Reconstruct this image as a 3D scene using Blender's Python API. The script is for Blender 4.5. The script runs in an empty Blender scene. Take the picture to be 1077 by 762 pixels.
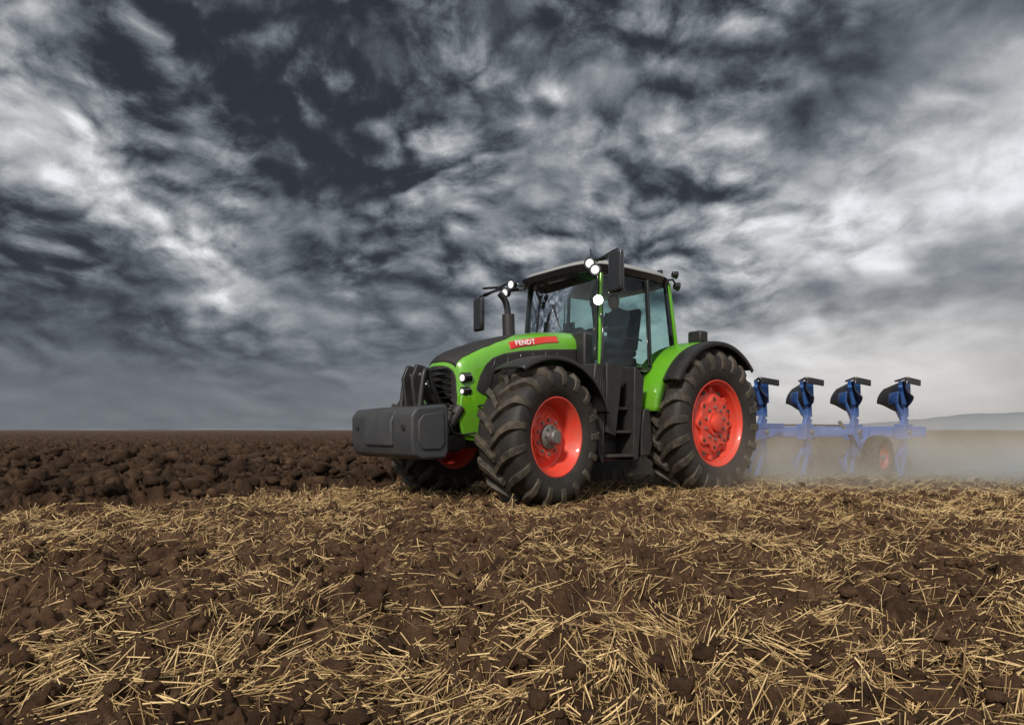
import bpy, bmesh, math, random
import numpy as np
from mathutils import Vector, Matrix
random.seed(7); rng=np.random.default_rng(11)
sc=bpy.context.scene
sc.view_settings.view_transform='Standard'; sc.view_settings.look='None'; sc.view_settings.exposure=0
TH=math.radians(39); C,S=math.cos(TH),math.sin(TH); P0=(-0.327,8.07); CAMH=0.83

# ---------------------------------------------------------------- materials
def mat(name, col, rough=0.5, metal=0.0, dirt=0.0, dirtcol=(0.16,0.10,0.06), dscale=3.0, bump=0.0, bscale=40, coat=0.0, spec=0.5, emit=None, estr=0, lowdust=0.0):
    m=bpy.data.materials.new(name); m.use_nodes=True; nt=m.node_tree; b=nt.nodes['Principled BSDF']
    b.inputs['Base Color'].default_value=(*col,1); b.inputs['Roughness'].default_value=rough; b.inputs['Metallic'].default_value=metal
    b.inputs['Specular IOR Level'].default_value=spec; b.inputs['Coat Weight'].default_value=coat; b.inputs['Coat Roughness'].default_value=0.08
    tc=nt.nodes.new('ShaderNodeTexCoord')
    if dirt>0:
        n=nt.nodes.new('ShaderNodeTexNoise'); n.inputs['Scale'].default_value=dscale; n.inputs['Detail'].default_value=9; n.inputs['Roughness'].default_value=0.68
        nt.links.new(tc.outputs['Object'],n.inputs['Vector'])
        r=nt.nodes.new('ShaderNodeMapRange'); r.inputs[1].default_value=0.42; r.inputs[2].default_value=0.72; r.inputs[3].default_value=dirt*0.15; r.inputs[4].default_value=dirt
        nt.links.new(n.outputs[0],r.inputs[0])
        fac=r.outputs[0]
        if lowdust>0:
            sp=nt.nodes.new('ShaderNodeSeparateXYZ'); nt.links.new(tc.outputs['Object'],sp.inputs[0])
            r2=nt.nodes.new('ShaderNodeMapRange'); r2.inputs[1].default_value=1.7; r2.inputs[2].default_value=0.3; r2.inputs[3].default_value=0; r2.inputs[4].default_value=lowdust
            nt.links.new(sp.outputs[2],r2.inputs[0])
            a=nt.nodes.new('ShaderNodeMath'); a.operation='MULTIPLY_ADD'; nt.links.new(r2.outputs[0],a.inputs[0]); nt.links.new(n.outputs[0],a.inputs[1]); nt.links.new(fac,a.inputs[2]); a.use_clamp=True
            fac=a.outputs[0]
        x=nt.nodes.new('ShaderNodeMix'); x.data_type='RGBA'; x.inputs[6].default_value=(*col,1); x.inputs[7].default_value=(*dirtcol,1)
        nt.links.new(fac,x.inputs[0]); nt.links.new(x.outputs[2],b.inputs['Base Color'])
        rr=nt.nodes.new('ShaderNodeMapRange'); rr.inputs[3].default_value=rough; rr.inputs[4].default_value=0.9
        nt.links.new(fac,rr.inputs[0]); nt.links.new(rr.outputs[0],b.inputs['Roughness'])
    if bump>0:
        n=nt.nodes.new('ShaderNodeTexNoise'); n.inputs['Scale'].default_value=bscale; n.inputs['Detail'].default_value=5
        nt.links.new(tc.outputs['Object'],n.inputs['Vector'])
        bp=nt.nodes.new('ShaderNodeBump'); bp.inputs['Strength'].default_value=bump; bp.inputs['Distance'].default_value=0.01
        nt.links.new(n.outputs[0],bp.inputs['Height']); nt.links.new(bp.outputs[0],b.inputs['Normal'])
    if emit: b.inputs['Emission Color'].default_value=(*emit,1); b.inputs['Emission Strength'].default_value=estr
    return m
GREEN=mat('green_paint',(0.12,0.42,0.010),0.25,dirt=0.24,dscale=4,coat=0.8,lowdust=0.35)
RED=mat('red_rim_paint',(0.74,0.052,0.028),0.38,dirt=0.42,dscale=6,dirtcol=(0.26,0.13,0.085),coat=0.15)
LABEL=mat('red_label',(0.6,0.03,0.02),0.4)
BLACK=mat('black_plastic',(0.015,0.015,0.017),0.40,dirt=0.28,dscale=4,dirtcol=(0.07,0.055,0.042),bump=0.15,bscale=150,lowdust=0.35)
GLOSSB=mat('gloss_black',(0.012,0.012,0.014),0.16,coat=0.5)
MESHB=mat('grille_mesh',(0.012,0.012,0.013),0.45,dirt=0.12,bump=0.6,bscale=260)
GREY=mat('weight_grey',(0.034,0.038,0.045),0.45,dirt=0.35,dscale=5,dirtcol=(0.10,0.08,0.065),bump=0.25,bscale=120)
STEEL=mat('hub_steel',(0.28,0.27,0.26),0.4,metal=0.7,dirt=0.5,dscale=9)
DARK=mat('chassis_dark',(0.024,0.025,0.027),0.5,dirt=0.5,dscale=6,dirtcol=(0.08,0.055,0.038),lowdust=0.3)
RUB=mat('tyre_rubber',(0.011,0.011,0.011),0.6,dirt=0.40,dscale=6,dirtcol=(0.09,0.065,0.045),bump=0.3,bscale=60)
LUG=mat('tyre_lug_rubber',(0.015,0.0145,0.014),0.5,dirt=0.65,dscale=11,dirtcol=(0.17,0.13,0.085),bump=0.4,bscale=50)
ROOF=mat('roof_grey',(0.34,0.35,0.35),0.35,dirt=0.2,dscale=3)
BLUE=mat('plough_blue',(0.022,0.12,0.40),0.38,dirt=0.4,dscale=6,dirtcol=(0.14,0.10,0.08),coat=0.3)
SHARE=mat('mouldboard_steel',(0.05,0.055,0.07),0.25,metal=0.6,dirt=0.4,dscale=6)
SEAT=mat('seat_fabric',(0.03,0.03,0.033),0.9)
SHIRT=mat('driver_shirt',(0.06,0.07,0.09),0.9)
SKIN=mat('driver_skin',(0.45,0.24,0.16),0.55)
HAIR=mat('driver_hair',(0.03,0.02,0.012),0.8)
AMBER=mat('amber_lens',(0.9,0.3,0.02),0.25,emit=(1,0.35,0.02),estr=0.25)
LAMP=mat('lit_lamp',(1,1,1),0.2,emit=(1,0.98,0.90),estr=30)
LAMPD=mat('lamp_dim',(0.40,0.42,0.45),0.08,emit=(1,0.98,0.95),estr=0.6,bump=.6,bscale=90)
WHITE=mat('white_lettering',(0.85,0.85,0.85),0.4)
def glassmat(name,tint,gl=0.02):
    m=bpy.data.materials.new(name); m.use_nodes=True; nt=m.node_tree; nt.nodes.clear()
    o=nt.nodes.new('ShaderNodeOutputMaterial'); t=nt.nodes.new('ShaderNodeBsdfTransparent'); t.inputs[0].default_value=(*tint,1)
    g=nt.nodes.new('ShaderNodeBsdfGlossy'); g.inputs[1].default_value=0.03; g.inputs[0].default_value=(0.75,0.8,0.85,1)
    f=nt.nodes.new('ShaderNodeFresnel'); f.inputs[0].default_value=1.38
    a=nt.nodes.new('ShaderNodeMath'); a.operation='ADD'; a.inputs[1].default_value=gl; a.use_clamp=True
    nt.links.new(f.outputs[0],a.inputs[0]); x=nt.nodes.new('ShaderNodeMixShader')
    nt.links.new(a.outputs[0],x.inputs[0]); nt.links.new(t.outputs[0],x.inputs[1]); nt.links.new(g.outputs[0],x.inputs[2]); nt.links.new(x.outputs[0],o.inputs[0]); return m
GLASS=glassmat('tinted_cab_glass',(0.78,0.98,0.94))

# ---------------------------------------------------------------- mesh helpers (local: x=rearward u, y=-v, z)
PARENT=None
def L(u,v,z): return (u,-v,z)
def add(name,verts,faces,m,smooth=False,bevel=0,mats=None,fm=None,auto=None):
    me=bpy.data.meshes.new(name); me.from_pydata([tuple(map(float,v)) for v in verts],[],faces)
    ob=bpy.data.objects.new(name,me); sc.collection.objects.link(ob)
    for mm in (mats or [m]): me.materials.append(mm)
    if fm is not None: me.polygons.foreach_set('material_index',fm)
    bm=bmesh.new(); bm.from_mesh(me); bmesh.ops.recalc_face_normals(bm,faces=bm.faces); bm.to_mesh(me); bm.free()
    if smooth: me.polygons.foreach_set('use_smooth',[True]*len(me.polygons))
    if smooth and auto:
        me.set_sharp_from_angle(angle=math.radians(auto))
    if bevel:
        b=ob.modifiers.new('b','BEVEL'); b.width=bevel; b.segments=3; b.limit_method='ANGLE'; b.angle_limit=math.radians(35)
        me.polygons.foreach_set('use_smooth',[True]*len(me.polygons)); me.set_sharp_from_angle(angle=math.radians(60))
    if PARENT: ob.parent=PARENT
    return ob
def box(name,u0,u1,v0,v1,z0,z1,m,bevel=0.012):
    vs=[L(u,v,z) for u in(u0,u1) for v in (v0,v1) for z in (z0,z1)]
    return add(name,vs,[(0,1,3,2),(4,6,7,5),(0,4,5,1),(2,3,7,6),(0,2,6,4),(1,5,7,3)],m,bevel=bevel)
def prism(name,prof,v0,v1,m,bevel=0.01):
    n=len(prof); vs=[L(u,v0,z) for u,z in prof]+[L(u,v1,z) for u,z in prof]
    fs=[tuple(range(n)),tuple(range(n,2*n))]+[(i,(i+1)%n,n+(i+1)%n,n+i) for i in range(n)]
    return add(name,vs,fs,m,bevel=bevel)
def beam(name,p,q,w,h,m,bevel=0.008):
    p=Vector(L(*p)); q=Vector(L(*q)); d=(q-p).normalized(); up=Vector((0,0,1))
    if abs(d.z)>0.9: up=Vector((1,0,0))
    s=d.cross(up).normalized(); t=s.cross(d)
    vs=[]
    for o in(p,q):
        for a,b in((-1,-1),(1,-1),(1,1),(-1,1)): vs.append(o+s*a*w/2+t*b*h/2)
    return add(name,vs,[(0,1,2,3),(4,5,6,7)]+[(i,(i+1)%4,4+(i+1)%4,4+i) for i in range(4)],m,bevel=bevel)
def tube(name,pts,r,m,bez=False):
    cu=bpy.data.curves.new(name,'CURVE'); cu.dimensions='3D'; cu.bevel_depth=r; cu.bevel_resolution=3; cu.use_fill_caps=True
    s=cu.splines.new('NURBS' if bez else 'POLY'); s.points.add(len(pts)-1)
    for i,p in enumerate(pts): s.points[i].co=(*L(*p),1)
    if bez: s.use_endpoint_u=True; s.order_u=3
    ob=bpy.data.objects.new(name,cu); sc.collection.objects.link(ob); cu.materials.append(m); ob.parent=PARENT; return ob
def cyl(name,p,q,r,m,n=24,r2=None,bevel=0.004):
    p=Vector(L(*p)); q=Vector(L(*q)); d=(q-p).normalized(); up=Vector((0,0,1)) if abs(d.z)<0.9 else Vector((1,0,0))
    s=d.cross(up).normalized(); t=s.cross(d); r2=r if r2 is None else r2; vs=[]
    for o,rr in((p,r),(q,r2)):
        for i in range(n):
            a=2*math.pi*i/n; vs.append(o+(s*math.cos(a)+t*math.sin(a))*rr)
    return add(name,vs,[tuple(range(n)),tuple(range(n,2*n))]+[(i,(i+1)%n,n+(i+1)%n,n+i) for i in range(n)],m,bevel=bevel)
def lathe(name,prof,c,sgn,m,rz=0,n=96):
    vs=[];fs=[];k=len(prof)
    for i in range(n):
        a=2*math.pi*i/n
        for w,r in prof: vs.append((-r*math.sin(a),-sgn*w,r*math.cos(a)))
    for i in range(n):
        j=(i+1)%n
        for q in range(k-1): fs.append((i*k+q,i*k+q+1,j*k+q+1,j*k+q))
    ob=add(name,vs,fs,m,smooth=True,auto=40); ob.location=L(*c); ob.rotation_euler=(0,0,rz); return ob
def patch(name,c00,c10,c11,c01,m,bulge=(0,0,0),n=10,thick=0):
    vs=[];fs=[]
    P=[Vector(x) for x in (c00,c10,c11,c01)]; B=Vector(bulge)
    for i in range(n+1):
        for j in range(n+1):
            a=i/n;b=j/n; p=P[0]*(1-a)*(1-b)+P[1]*a*(1-b)+P[2]*a*b+P[3]*(1-a)*b
            p=p+B*(4*a*(1-a))*(0.5+0.5*4*b*(1-b)); vs.append(L(*p))
    for i in range(n):
        for j in range(n): k=i*(n+1)+j; fs.append((k,k+1,k+n+2,k+n+1))
    ob=add(name,vs,fs,m,smooth=True)
    if thick: s=ob.modifiers.new('s','SOLIDIFY'); s.thickness=thick
    return ob
def tyre(name,c,R,W,rr,nl,sgn,lh,rz=0,th=0.033):
    Rb=R-lh
    base=[(-.36,rr-.02),(-.44,rr+.015),(-.50,rr+(Rb-rr)*.35),(-.515,rr+(Rb-rr)*.6),(-.50,rr+(Rb-rr)*.82),(-.455,Rb-.03),(-.36,Rb-.008),(-.18,Rb),(0,Rb+.002)]
    prof=[(w*W,r) for w,r in base]+[(-w*W,r) for w,r in base[-2::-1]]
    lathe(name,prof,c,sgn,RUB,rz,n=120)
    k_=R/.8
    path=[(-.03,Rb,lh),(.08,Rb,lh),(.20,Rb-.001,lh),(.32,Rb-.006,lh),(.42,Rb-.018,lh*1.0),(.475,Rb-.05*k_,lh*.8),(.507,Rb-.12*k_,lh*.40),(.512,Rb-.17*k_,.006)]
    vs=[];fs=[]
    for side in(1,-1):
        for k in range(nl):
            a0=2*math.pi*(k+(0.5 if side>0 else 0))/nl+random.uniform(-.006,.006); b0=len(vs)
            for (w,rb,h) in path:
                ww=w*W; sl=1.05*min(abs(ww),.22*W)+.55*max(0,abs(ww)-.22*W)
                if ww<0: sl=-1.05*abs(ww)
                ac=a0-sl/R
                out=max(0,(w-.42))/.1
                for (da,hh) in ((-1.35,-.012),(-.95,h),(.95,h),(1.3,-.012)):
                    t=th*(1+.30*min(1,abs(w)/.4)); a=ac+da*t/R
                    o=min(1,out)
                    r=rb+hh*(1-.75*o); wo=ww+hh*.9*o
                    vs.append((-r*math.sin(a),-sgn*side*wo,r*math.cos(a)))
            n=len(path)
            for i in range(n-1):
                for q in range(3): fs.append((b0+i*4+q,b0+i*4+q+1,b0+i*4+4+q+1,b0+i*4+4+q))
            fs.append((b0,b0+1,b0+2,b0+3)); e=b0+(n-1)*4; fs.append((e,e+1,e+2,e+3))
    ob=add(name+'_lugs',vs,fs,LUG,bevel=0.005); ob.location=L(*c); ob.rotation_euler=(0,0,rz)
def place(ob,c,rz): ob.location=L(*c); ob.rotation_euler=(0,0,rz)
def bolts(name,c,sgn,w,r,n,rad,h,m,rz=0,off=0):
    vs=[];fs=[]
    for i in range(n):
        a=2*math.pi*i/n+off; cx,cz=-r*math.sin(a),r*math.cos(a); b=len(vs)
        for q in (0,1):
            for k in range(8):
                t=k*math.pi/4; vs.append((cx+rad*math.cos(t),-sgn*(w+q*h),cz+rad*math.sin(t)))
        fs.append(tuple(range(b,b+8)));fs.append(tuple(range(b+8,b+16)))
        fs+= [(b+k,b+(k+1)%8,b+8+(k+1)%8,b+8+k) for k in range(8)]
    o=add(name,vs,fs,m); place(o,c,rz)
def star(name,c,sgn,w0,w1,fn,m,rz=0,n=128,holes=None):
    vs=[];fs=[]
    for w,k in((w0,1.0),(w1-.008,.99),(w1,.965)):
        for i in range(n):
            a=2*math.pi*i/n; r=fn(a)*k; vs.append((-r*math.sin(a),-sgn*w,r*math.cos(a)))
    for l in(0,1):
        for i in range(n): fs.append((l*n+i,l*n+(i+1)%n,(l+1)*n+(i+1)%n,(l+1)*n+i))
    fs.append(tuple(range(2*n,3*n)))
    o=add(name,vs,fs,m,smooth=True,auto=35); place(o,c,rz)

# ================================================================ TRACTOR
tr=bpy.data.objects.new('tractor',None); sc.collection.objects.link(tr); tr.location=(P0[0],P0[1],0); tr.rotation_euler=(0,0,TH); PARENT=tr
FW,RW=.58,.58
FU,FZ,RU,RZ=.03,.755,2.99,.92
for sgn,nm in((1,'left'),(-1,'right')):
    st=math.radians(8)
    c=(FU,.97*sgn,FZ); rr=.425
    tyre('front_tyre_'+nm,c,.785,FW,rr,17,sgn,.06,st,.034)
    w0=.42*FW
    lathe('front_rim_'+nm,[(-w0,rr+.02),(-w0,rr-.03),(-w0+.06,rr-.05),(0,rr-.08),(w0-.20,rr-.075),(w0-.17,rr-.06),(w0-.06,rr-.045),(w0-.03,rr-.02),(w0,rr-.012),(w0+.012,rr),(w0+.008,rr+.018),(w0-.01,rr+.024)],c,sgn,RED,st)
    lathe('front_disc_'+nm,[(w0-.19,rr-.07),(w0-.20,rr-.10),(w0-.15,rr-.17),(w0-.13,rr-.21),(w0-.135,.15),(w0-.135,.0)],c,sgn,RED,st)
    lathe('front_hub_'+nm,[(w0-.2,.145),(w0-.09,.14),(w0-.075,.125),(w0-.07,.085),(w0-.01,.08),(w0+.005,.065),(w0+.008,0)],c,sgn,STEEL,st,n=48)
    bolts('front_bolts_'+nm,c,sgn,w0-.135,.185,10,.016,.035,STEEL,st)
    bolts('front_hub_bolts_'+nm,c,sgn,w0-.08,.11,8,.011,.02,DARK,st)
    star('front_disc_ring_'+nm,c,sgn,w0-.15,w0-.122,lambda a:.235+.012*math.cos(10*a),RED,st)
    # rear
    c=(RU,1.00*sgn,RZ); rr=.575
    tyre('rear_tyre_'+nm,c,1.01,RW,rr,20,sgn,.07,0,.041)
    w0=.42*RW
    lathe('rear_rim_'+nm,[(-w0,rr+.02),(-w0,rr-.03),(-w0+.06,rr-.05),(0,rr-.09),(w0-.20,rr-.085),(w0-.14,rr-.06),(w0-.05,rr-.045),(w0-.03,rr-.02),(w0,rr-.012),(w0+.012,rr),(w0+.008,rr+.02),(w0-.01,rr+.026)],c,sgn,RED,0)
    lathe('rear_disc_'+nm,[(w0-.17,rr-.075),(w0-.175,rr-.10),(w0-.11,rr-.15),(w0-.09,rr-.18),(w0-.10,.28),(w0-.10,0)],c,sgn,RED,0)
    star('rear_disc_plate_'+nm,c,sgn,w0-.12,w0-.055,lambda a:.345+.045*max(-.6,math.cos(8*a)),RED)
    star('rear_disc_inner_'+nm,c,sgn,w0-.07,w0-.03,lambda a:.17,RED)
    lathe('rear_hub_'+nm,[(w0-.05,.12),(w0+.01,.115),(w0+.02,.10),(w0+.022,0)],c,sgn,RED,n=48)
    bolts('rear_bolts_'+nm,c,sgn,w0-.055,.215,10,.017,.03,STEEL)
    bolts('rear_lugholes_'+nm,c,sgn,w0-.054,.325,8,.026,.004,DARK)
    bolts('rear_disc_slots_'+nm,c,sgn,w0-.108,.435,8,.035,.004,DARK,0,math.pi/8)
    bolts('rear_rim_blocks_'+nm,c,sgn,w0-.16,rr-.115,8,.04,.05,RED,0,0)
# fenders
def fender(name,cu,cz,r,a0,a1,v0,v1,m,drop=.06,th=.02,n=40,taper=0):
    vs=[];fs=[];cs=[(0,-drop),(.015,-.02),(.04,0),(.25,.012),(.5,.016),(.75,.012),(.96,0),(.985,-.02),(1,-drop)]
    for i in range(n+1):
        a=math.radians(a0+(a1-a0)*i/n)
        for q,dr in cs:
            rad=r+dr; vs.append(L(cu-rad*math.sin(a),v0+(v1-v0)*q,cz+rad*math.cos(a)))
    k=len(cs)
    for i in range(n):
        for q in range(k-1): fs.append((i*k+q,i*k+q+1,(i+1)*k+q+1,(i+1)*k+q))
    o=add(name,vs,fs,m,smooth=True,auto=50); s=o.modifiers.new('s','SOLIDIFY'); s.thickness=th; s.offset=-1; return o
for sg,nm in((1,'left'),(-1,'right')):
    f=fender('front_fender_'+nm,FU+.02,FZ,.875,34,-72,sg*.72,sg*1.25,BLACK,drop=.05)
    beam('front_fender_arm_'+nm,(.1,sg*.35,1.2),(.1,sg*.8,1.58),.05,.05,DARK)
    fender('rear_fender_'+nm,RU,RZ,1.11,82,-42,sg*.60,sg*1.06,GREEN,drop=.12)
    fender('rear_fender_lip_'+nm,RU,RZ,1.095,60,-46,sg*1.055,sg*1.31,BLACK,drop=.06)
    pr=[(RU-1.1*math.sin(math.radians(a)),RZ+1.1*math.cos(math.radians(a))) for a in range(80,-44,-6)]
    prism('rear_fender_wall_'+nm,pr+[(3.4,1.2),(2.0,1.0)],sg*.56,sg*.60,GREEN)
    prism('rear_mud_panel_'+nm,[(1.78,1.10),(1.90,1.10),(1.93,.9),(1.95,.62),(1.90,.5),(1.74,.5),(1.72,.8)],sg*.60,sg*.98,BLACK,.02)
    box('fender_light_box_'+nm,2.92,3.10,sg*.80,sg*1.02,2.035,2.20,BLACK,.03)
    box('fender_light_lens_'+nm,3.101,3.11,sg*.82,sg*1.0,2.09,2.18,AMBER,.005)
# hood
secs=[(1.32,2.10,.47,1.30),(1.0,2.09,.47,1.28),(.6,2.05,.465,1.22),(.2,1.975,.455,1.16),(-.1,1.895,.445,1.1),(-.3,1.825,.43,1.06),(-.44,1.755,.41,1.04),(-.52,1.70,.39,1.03),(-.565,1.655,.37,1.04),(-.59,1.62,.35,1.06),(-.60,1.58,.33,1.08)]
su=np.array([s[0] for s in secs])[::-1]; sz=np.array([s[1] for s in secs])[::-1]; sw=np.array([s[2] for s in secs])[::-1]; sb=np.array([s[3] for s in secs])[::-1]
NU,NA=120,100; H=.30
us=-.60+1.92*(np.linspace(0,1,NU)**1.15)
def hz(u): return float(np.interp(u,su,sz))
def hw(u): return float(np.interp(u,su,sw))
def nosed(u,v): return -.10*(1-(v/hw(u))**2)*max(0,(-.3-u)/.3)
def side_v(u,z):
    t=(z-(hz(u)-H))/H
    return hw(u)*.97*(1-min(.999,max(0,t))**3.4)**(1/3.4) if t>0 else hw(u)*(.97+.03*math.sin(math.pi*min(1,-t*.7)))
def top_z(u,v):
    t=min(.999,abs(v)/(hw(u)*.97)); return hz(u)-H+H*(1-t**3.4)**(1/3.4)
vs=[]
for u in us:
    zt=hz(u);w=hw(u);zb=np.interp(u,su,sb)
    for j in range(NA+1):
        q=j/NA*2-1; sg=1 if q>=0 else -1; q=abs(q)
        if q<.55:
            t=q/.55*math.pi/2; n=3.4
            v=w*abs(math.sin(t))**(2/n)*.97; z=zt-H+H*abs(math.cos(t))**(2/n)
        else:
            t=(q-.55)/.45; v=w*(.97+.03*math.sin(t*math.pi)); z=(zt-H)*(1-t)+zb*t
        vs.append(L(u+nosed(u,v),sg*v,z))
fs=[];fm=[];M=NA+1
for i in range(NU-1):
    for j in range(NA): fs.append((i*M+j,i*M+j+1,(i+1)*M+j+1,(i+1)*M+j)); fm.append(0)
ring=[vs[j] for j in range(M)]
cen=Vector((-.66,0,1.34)); prev=list(range(M))
for s,dx in((.93,-.012),(.8,-.02),(.4,-.03)):
    new=[]
    for j in range(M):
        p=Vector(ring[j]); p2=cen+(p-cen)*s; p2.x=p.x+(cen.x-p.x)*(1-s)*.5+dx; vs.append(tuple(p2)); new.append(len(vs)-1)
    for j in range(M-1): fs.append((prev[j],prev[j+1],new[j+1],new[j])); fm.append(1 if s<.92 else 0)
    prev=new
vs.append((-.70,0,1.34)); 
for j in range(M-1): fs.append((prev[j],prev[j+1],len(vs)-1)); fm.append(1)
add('hood',vs,fs,None,smooth=True,mats=[GREEN,MESHB],fm=fm,auto=40)
def sheet(name,fn,m,nu=60,nv=24,th=.004):
    vs=[fn(i/nu,j/nv) for i in range(nu+1) for j in range(nv+1)]; k=nv+1
    fs=[(i*k+j,i*k+j+1,(i+1)*k+j+1,(i+1)*k+j) for i in range(nu) for j in range(nv)]
    o=add(name,vs,fs,m,smooth=True); s=o.modifiers.new('s','SOLIDIFY'); s.thickness=th; s.offset=0; return o
def side_panel(sg,zl,zh,u0,u1,off):
    def f(a,b):
        u=u0+(u1-u0)*a; z=zl(u)*(1-b)+zh(u)*b; v=side_v(u,z)+off; return L(u+nosed(u,v),sg*v,z)
    return f
ip=lambda xs,ys:(lambda x:float(np.interp(x,xs,ys)))
zh1=ip([-.43,-.38,-.30,-.20,-.05,.2,.6,1.1],[1.30,1.44,1.575,1.66,1.715,1.765,1.81,1.85]); zl1=ip([-.43,-.36,-.2,.0,1.1],[1.28,1.235,1.19,1.17,1.30])
for sg,nm in((1,'left'),(-1,'right')):
    sheet('hood_side_mesh_'+nm,side_panel(sg,zl1,zh1,-.43,1.10,.004),MESHB)
    sheet('hood_side_trim_'+nm,side_panel(sg,lambda u:zl1(u)+(.02),lambda u:zl1(u)+.045,-.30,1.10,.010),GREEN,nv=3)
    lz=lambda u:hz(u)-.165+.02*max(0,u-.45); lh_=lambda u:hz(u)-.078
    sheet('hood_label_band_'+nm,side_panel(sg,lz,lh_,.05,.80,.0035),LABEL,nv=8,th=.002)
    for k in range(6):
        u=-.26+k*.19; z1=zh1(u+.08)-.03
        beam('hood_side_rib_%s_%d'%(nm,k),(u,sg*(side_v(u,1.27)+.008),1.27),(u+.08,sg*(side_v(u+.08,z1)+.008),z1),.010,.016,GLOSSB,.002)
vb=lambda u:float(np.interp(u,[-.60,-.45,-.2,.05,.22,.34,.40],[.285,.335,.355,.33,.26,.13,.02]))
def topf(a,b):
    u=-.595+.995*a; v=vb(u)*(2*b-1); return L(u+nosed(u,v),v,top_z(u,v)+.003)
sheet('hood_top_mesh',topf,MESHB,nu=80,nv=36)
for k in range(7):
    z=1.12+k*.065; box('grille_slat_%d'%k,-.735,-.69,-.26,.26,z,z+.014,GLOSSB,.004)
for sg,nm in((1,'left'),(-1,'right')):
    cyl('headlight_'+nm,(-.50,sg*.375,1.42),(-.60,sg*.385,1.41),.06,GLOSSB); cyl('headlight_lens_'+nm,(-.601,sg*.385,1.41),(-.608,sg*.386,1.41),.040,LAMPD,bevel=.002)
    cyl('headlight_low_'+nm,(-.50,sg*.37,1.27),(-.60,sg*.38,1.26),.05,GLOSSB); cyl('headlight_low_lens_'+nm,(-.601,sg*.38,1.26),(-.607,sg*.381,1.26),.028,LAMPD,bevel=.002)
    prism('front_frame_'+nm,[(-.62,1.22),(-.50,1.22),(-.36,1.05),(-.30,.78),(-.42,.70),(-.56,.72),(-.66,.95)],sg*.33,sg*.40,GREEN,.015)
    box('indicator_'+nm,-.42,-.36,sg*.60,sg*.66,1.13,1.24,AMBER,.012)
    tube('indicator_arm_'+nm,[(-.40,sg*.4,1.1),(-.38,sg*.63,1.12)],.012,BLACK)
for sg in(1,-1):
    tx=bpy.data.curves.new('hood_lettering','FONT'); tx.body='FENDT'; tx.size=.088; tx.extrude=.0015; tx.space_character=1.15; tx.offset=.0022
    to=bpy.data.objects.new('hood_lettering_%d'%(sg+1),tx); sc.collection.objects.link(to); tx.materials.append(WHITE); to.parent=tr
    if sg>0: to.location=L(.12,.446,1.822); to.rotation_euler=(math.radians(73),-math.radians(8),-math.radians(1.7))
    else: to.location=L(.46,-.455,1.865); to.rotation_euler=(math.radians(73),math.radians(8),math.radians(181.7))
# engine / chassis
box('engine_block',-.35,1.3,-.27,.27,.75,1.45,DARK,.03)
box('transmission',1.2,3.5,-.33,.33,.62,1.35,DARK,.04)
box('front_frame_block',-.68,-.2,-.24,.24,.62,1.12,DARK,.03)
prism('front_axle',[(-.14,.62),(.14,.62),(.14,.84),(-.14,.84)],-.80,.80,DARK,.03)
cyl('rear_axle',(RU,-.7,.91),(RU,.7,.91),.16,DARK)
for sg,nm in((1,'left'),(-1,'right')):
    cyl('kingpin_'+nm,(0,sg*.66,.55),(0,sg*.66,.96),.075,DARK)
    tube('steering_cylinder_'+nm,[(.2,sg*.1,.74),(.2,sg*.62,.74)],.035,STEEL)
    cyl('suspension_cylinder_'+nm,(-.08,sg*.36,.85),(-.15,sg*.30,1.22),.045,STEEL)
for k in range(7):
    a=random.uniform(-.2,.2)
    tube('front_hose_%d'%k,[(-.62,.08+.05*k,1.0),(-.78,.12+.05*k,1.05+a*.3),(-.85,.1+.06*k,.9),(-.70,.15+.04*k,.75),(-.45,.2+.04*k,.8)],.012,BLACK,True)
    tube('engine_pipe_%d'%k,[(-.3+.2*k,.30,.85),(-.2+.2*k,.36,1.0+a*.5),(-.05+.2*k,.33,1.2)],.018,DARK if k%2 else STEEL,True)
WS=.11
for sg,nm in((1,'left'),(-1,'right')):
    prism('front_lower_arm_'+nm,[(-.55,.62),(-.6,.80),(-.95,.74),(-1.12,.72),(-1.14,.60),(-.95,.58)],sg*.33,sg*.41,BLACK,.02)
    cyl('front_lift_cylinder_'+nm,(-.62,sg*.37,1.08),(-.88,sg*.37,.72),.045,STEEL)
    cyl('front_lift_body_'+nm,(-.62,sg*.37,1.08),(-.76,sg*.37,.89),.062,BLACK)
    prism('weight_tower_'+nm,[(-.91,1.0),(-1.03,1.0),(-1.09,1.40),(-1.02,1.56),(-.91,1.54),(-.87,1.40),(-.95,1.30)],sg*.07,sg*.12,BLACK,.012)
    tube('weight_handle_'+nm,[(-1.04,sg*.20,1.05),(-1.0,sg*.20,1.46),(-.92,sg*.18,1.52),(-.84,sg*.15,1.3),(-.70,sg*.1,1.12)],.028,BLACK,True)
cyl('front_top_link',(-.66,0,1.14),(-1.0,0,1.40),.035,STEEL); cyl('front_top_link_body',(-.78,0,1.23),(-.92,0,1.34),.052,BLACK)
cyl('tower_pin',(-.98,-.16,1.44),(-.98,.16,1.44),.025,STEEL)
prism('front_weight',[(u+WS,z) for u,z in [(-1.50,.57),(-1.53,.70),(-1.53,.98),(-1.47,1.06),(-1.12,1.10),(-1.08,1.06),(-1.08,.60),(-1.12,.53),(-1.40,.53)]],-.68,.68,GREY,.03)
prism('front_weight_core',[(u+WS,z) for u,z in [(-1.55,.66),(-1.56,.92),(-1.50,1.04),(-1.3,1.04),(-1.3,.66)]],-.30,.30,GREY,.02)
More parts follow.
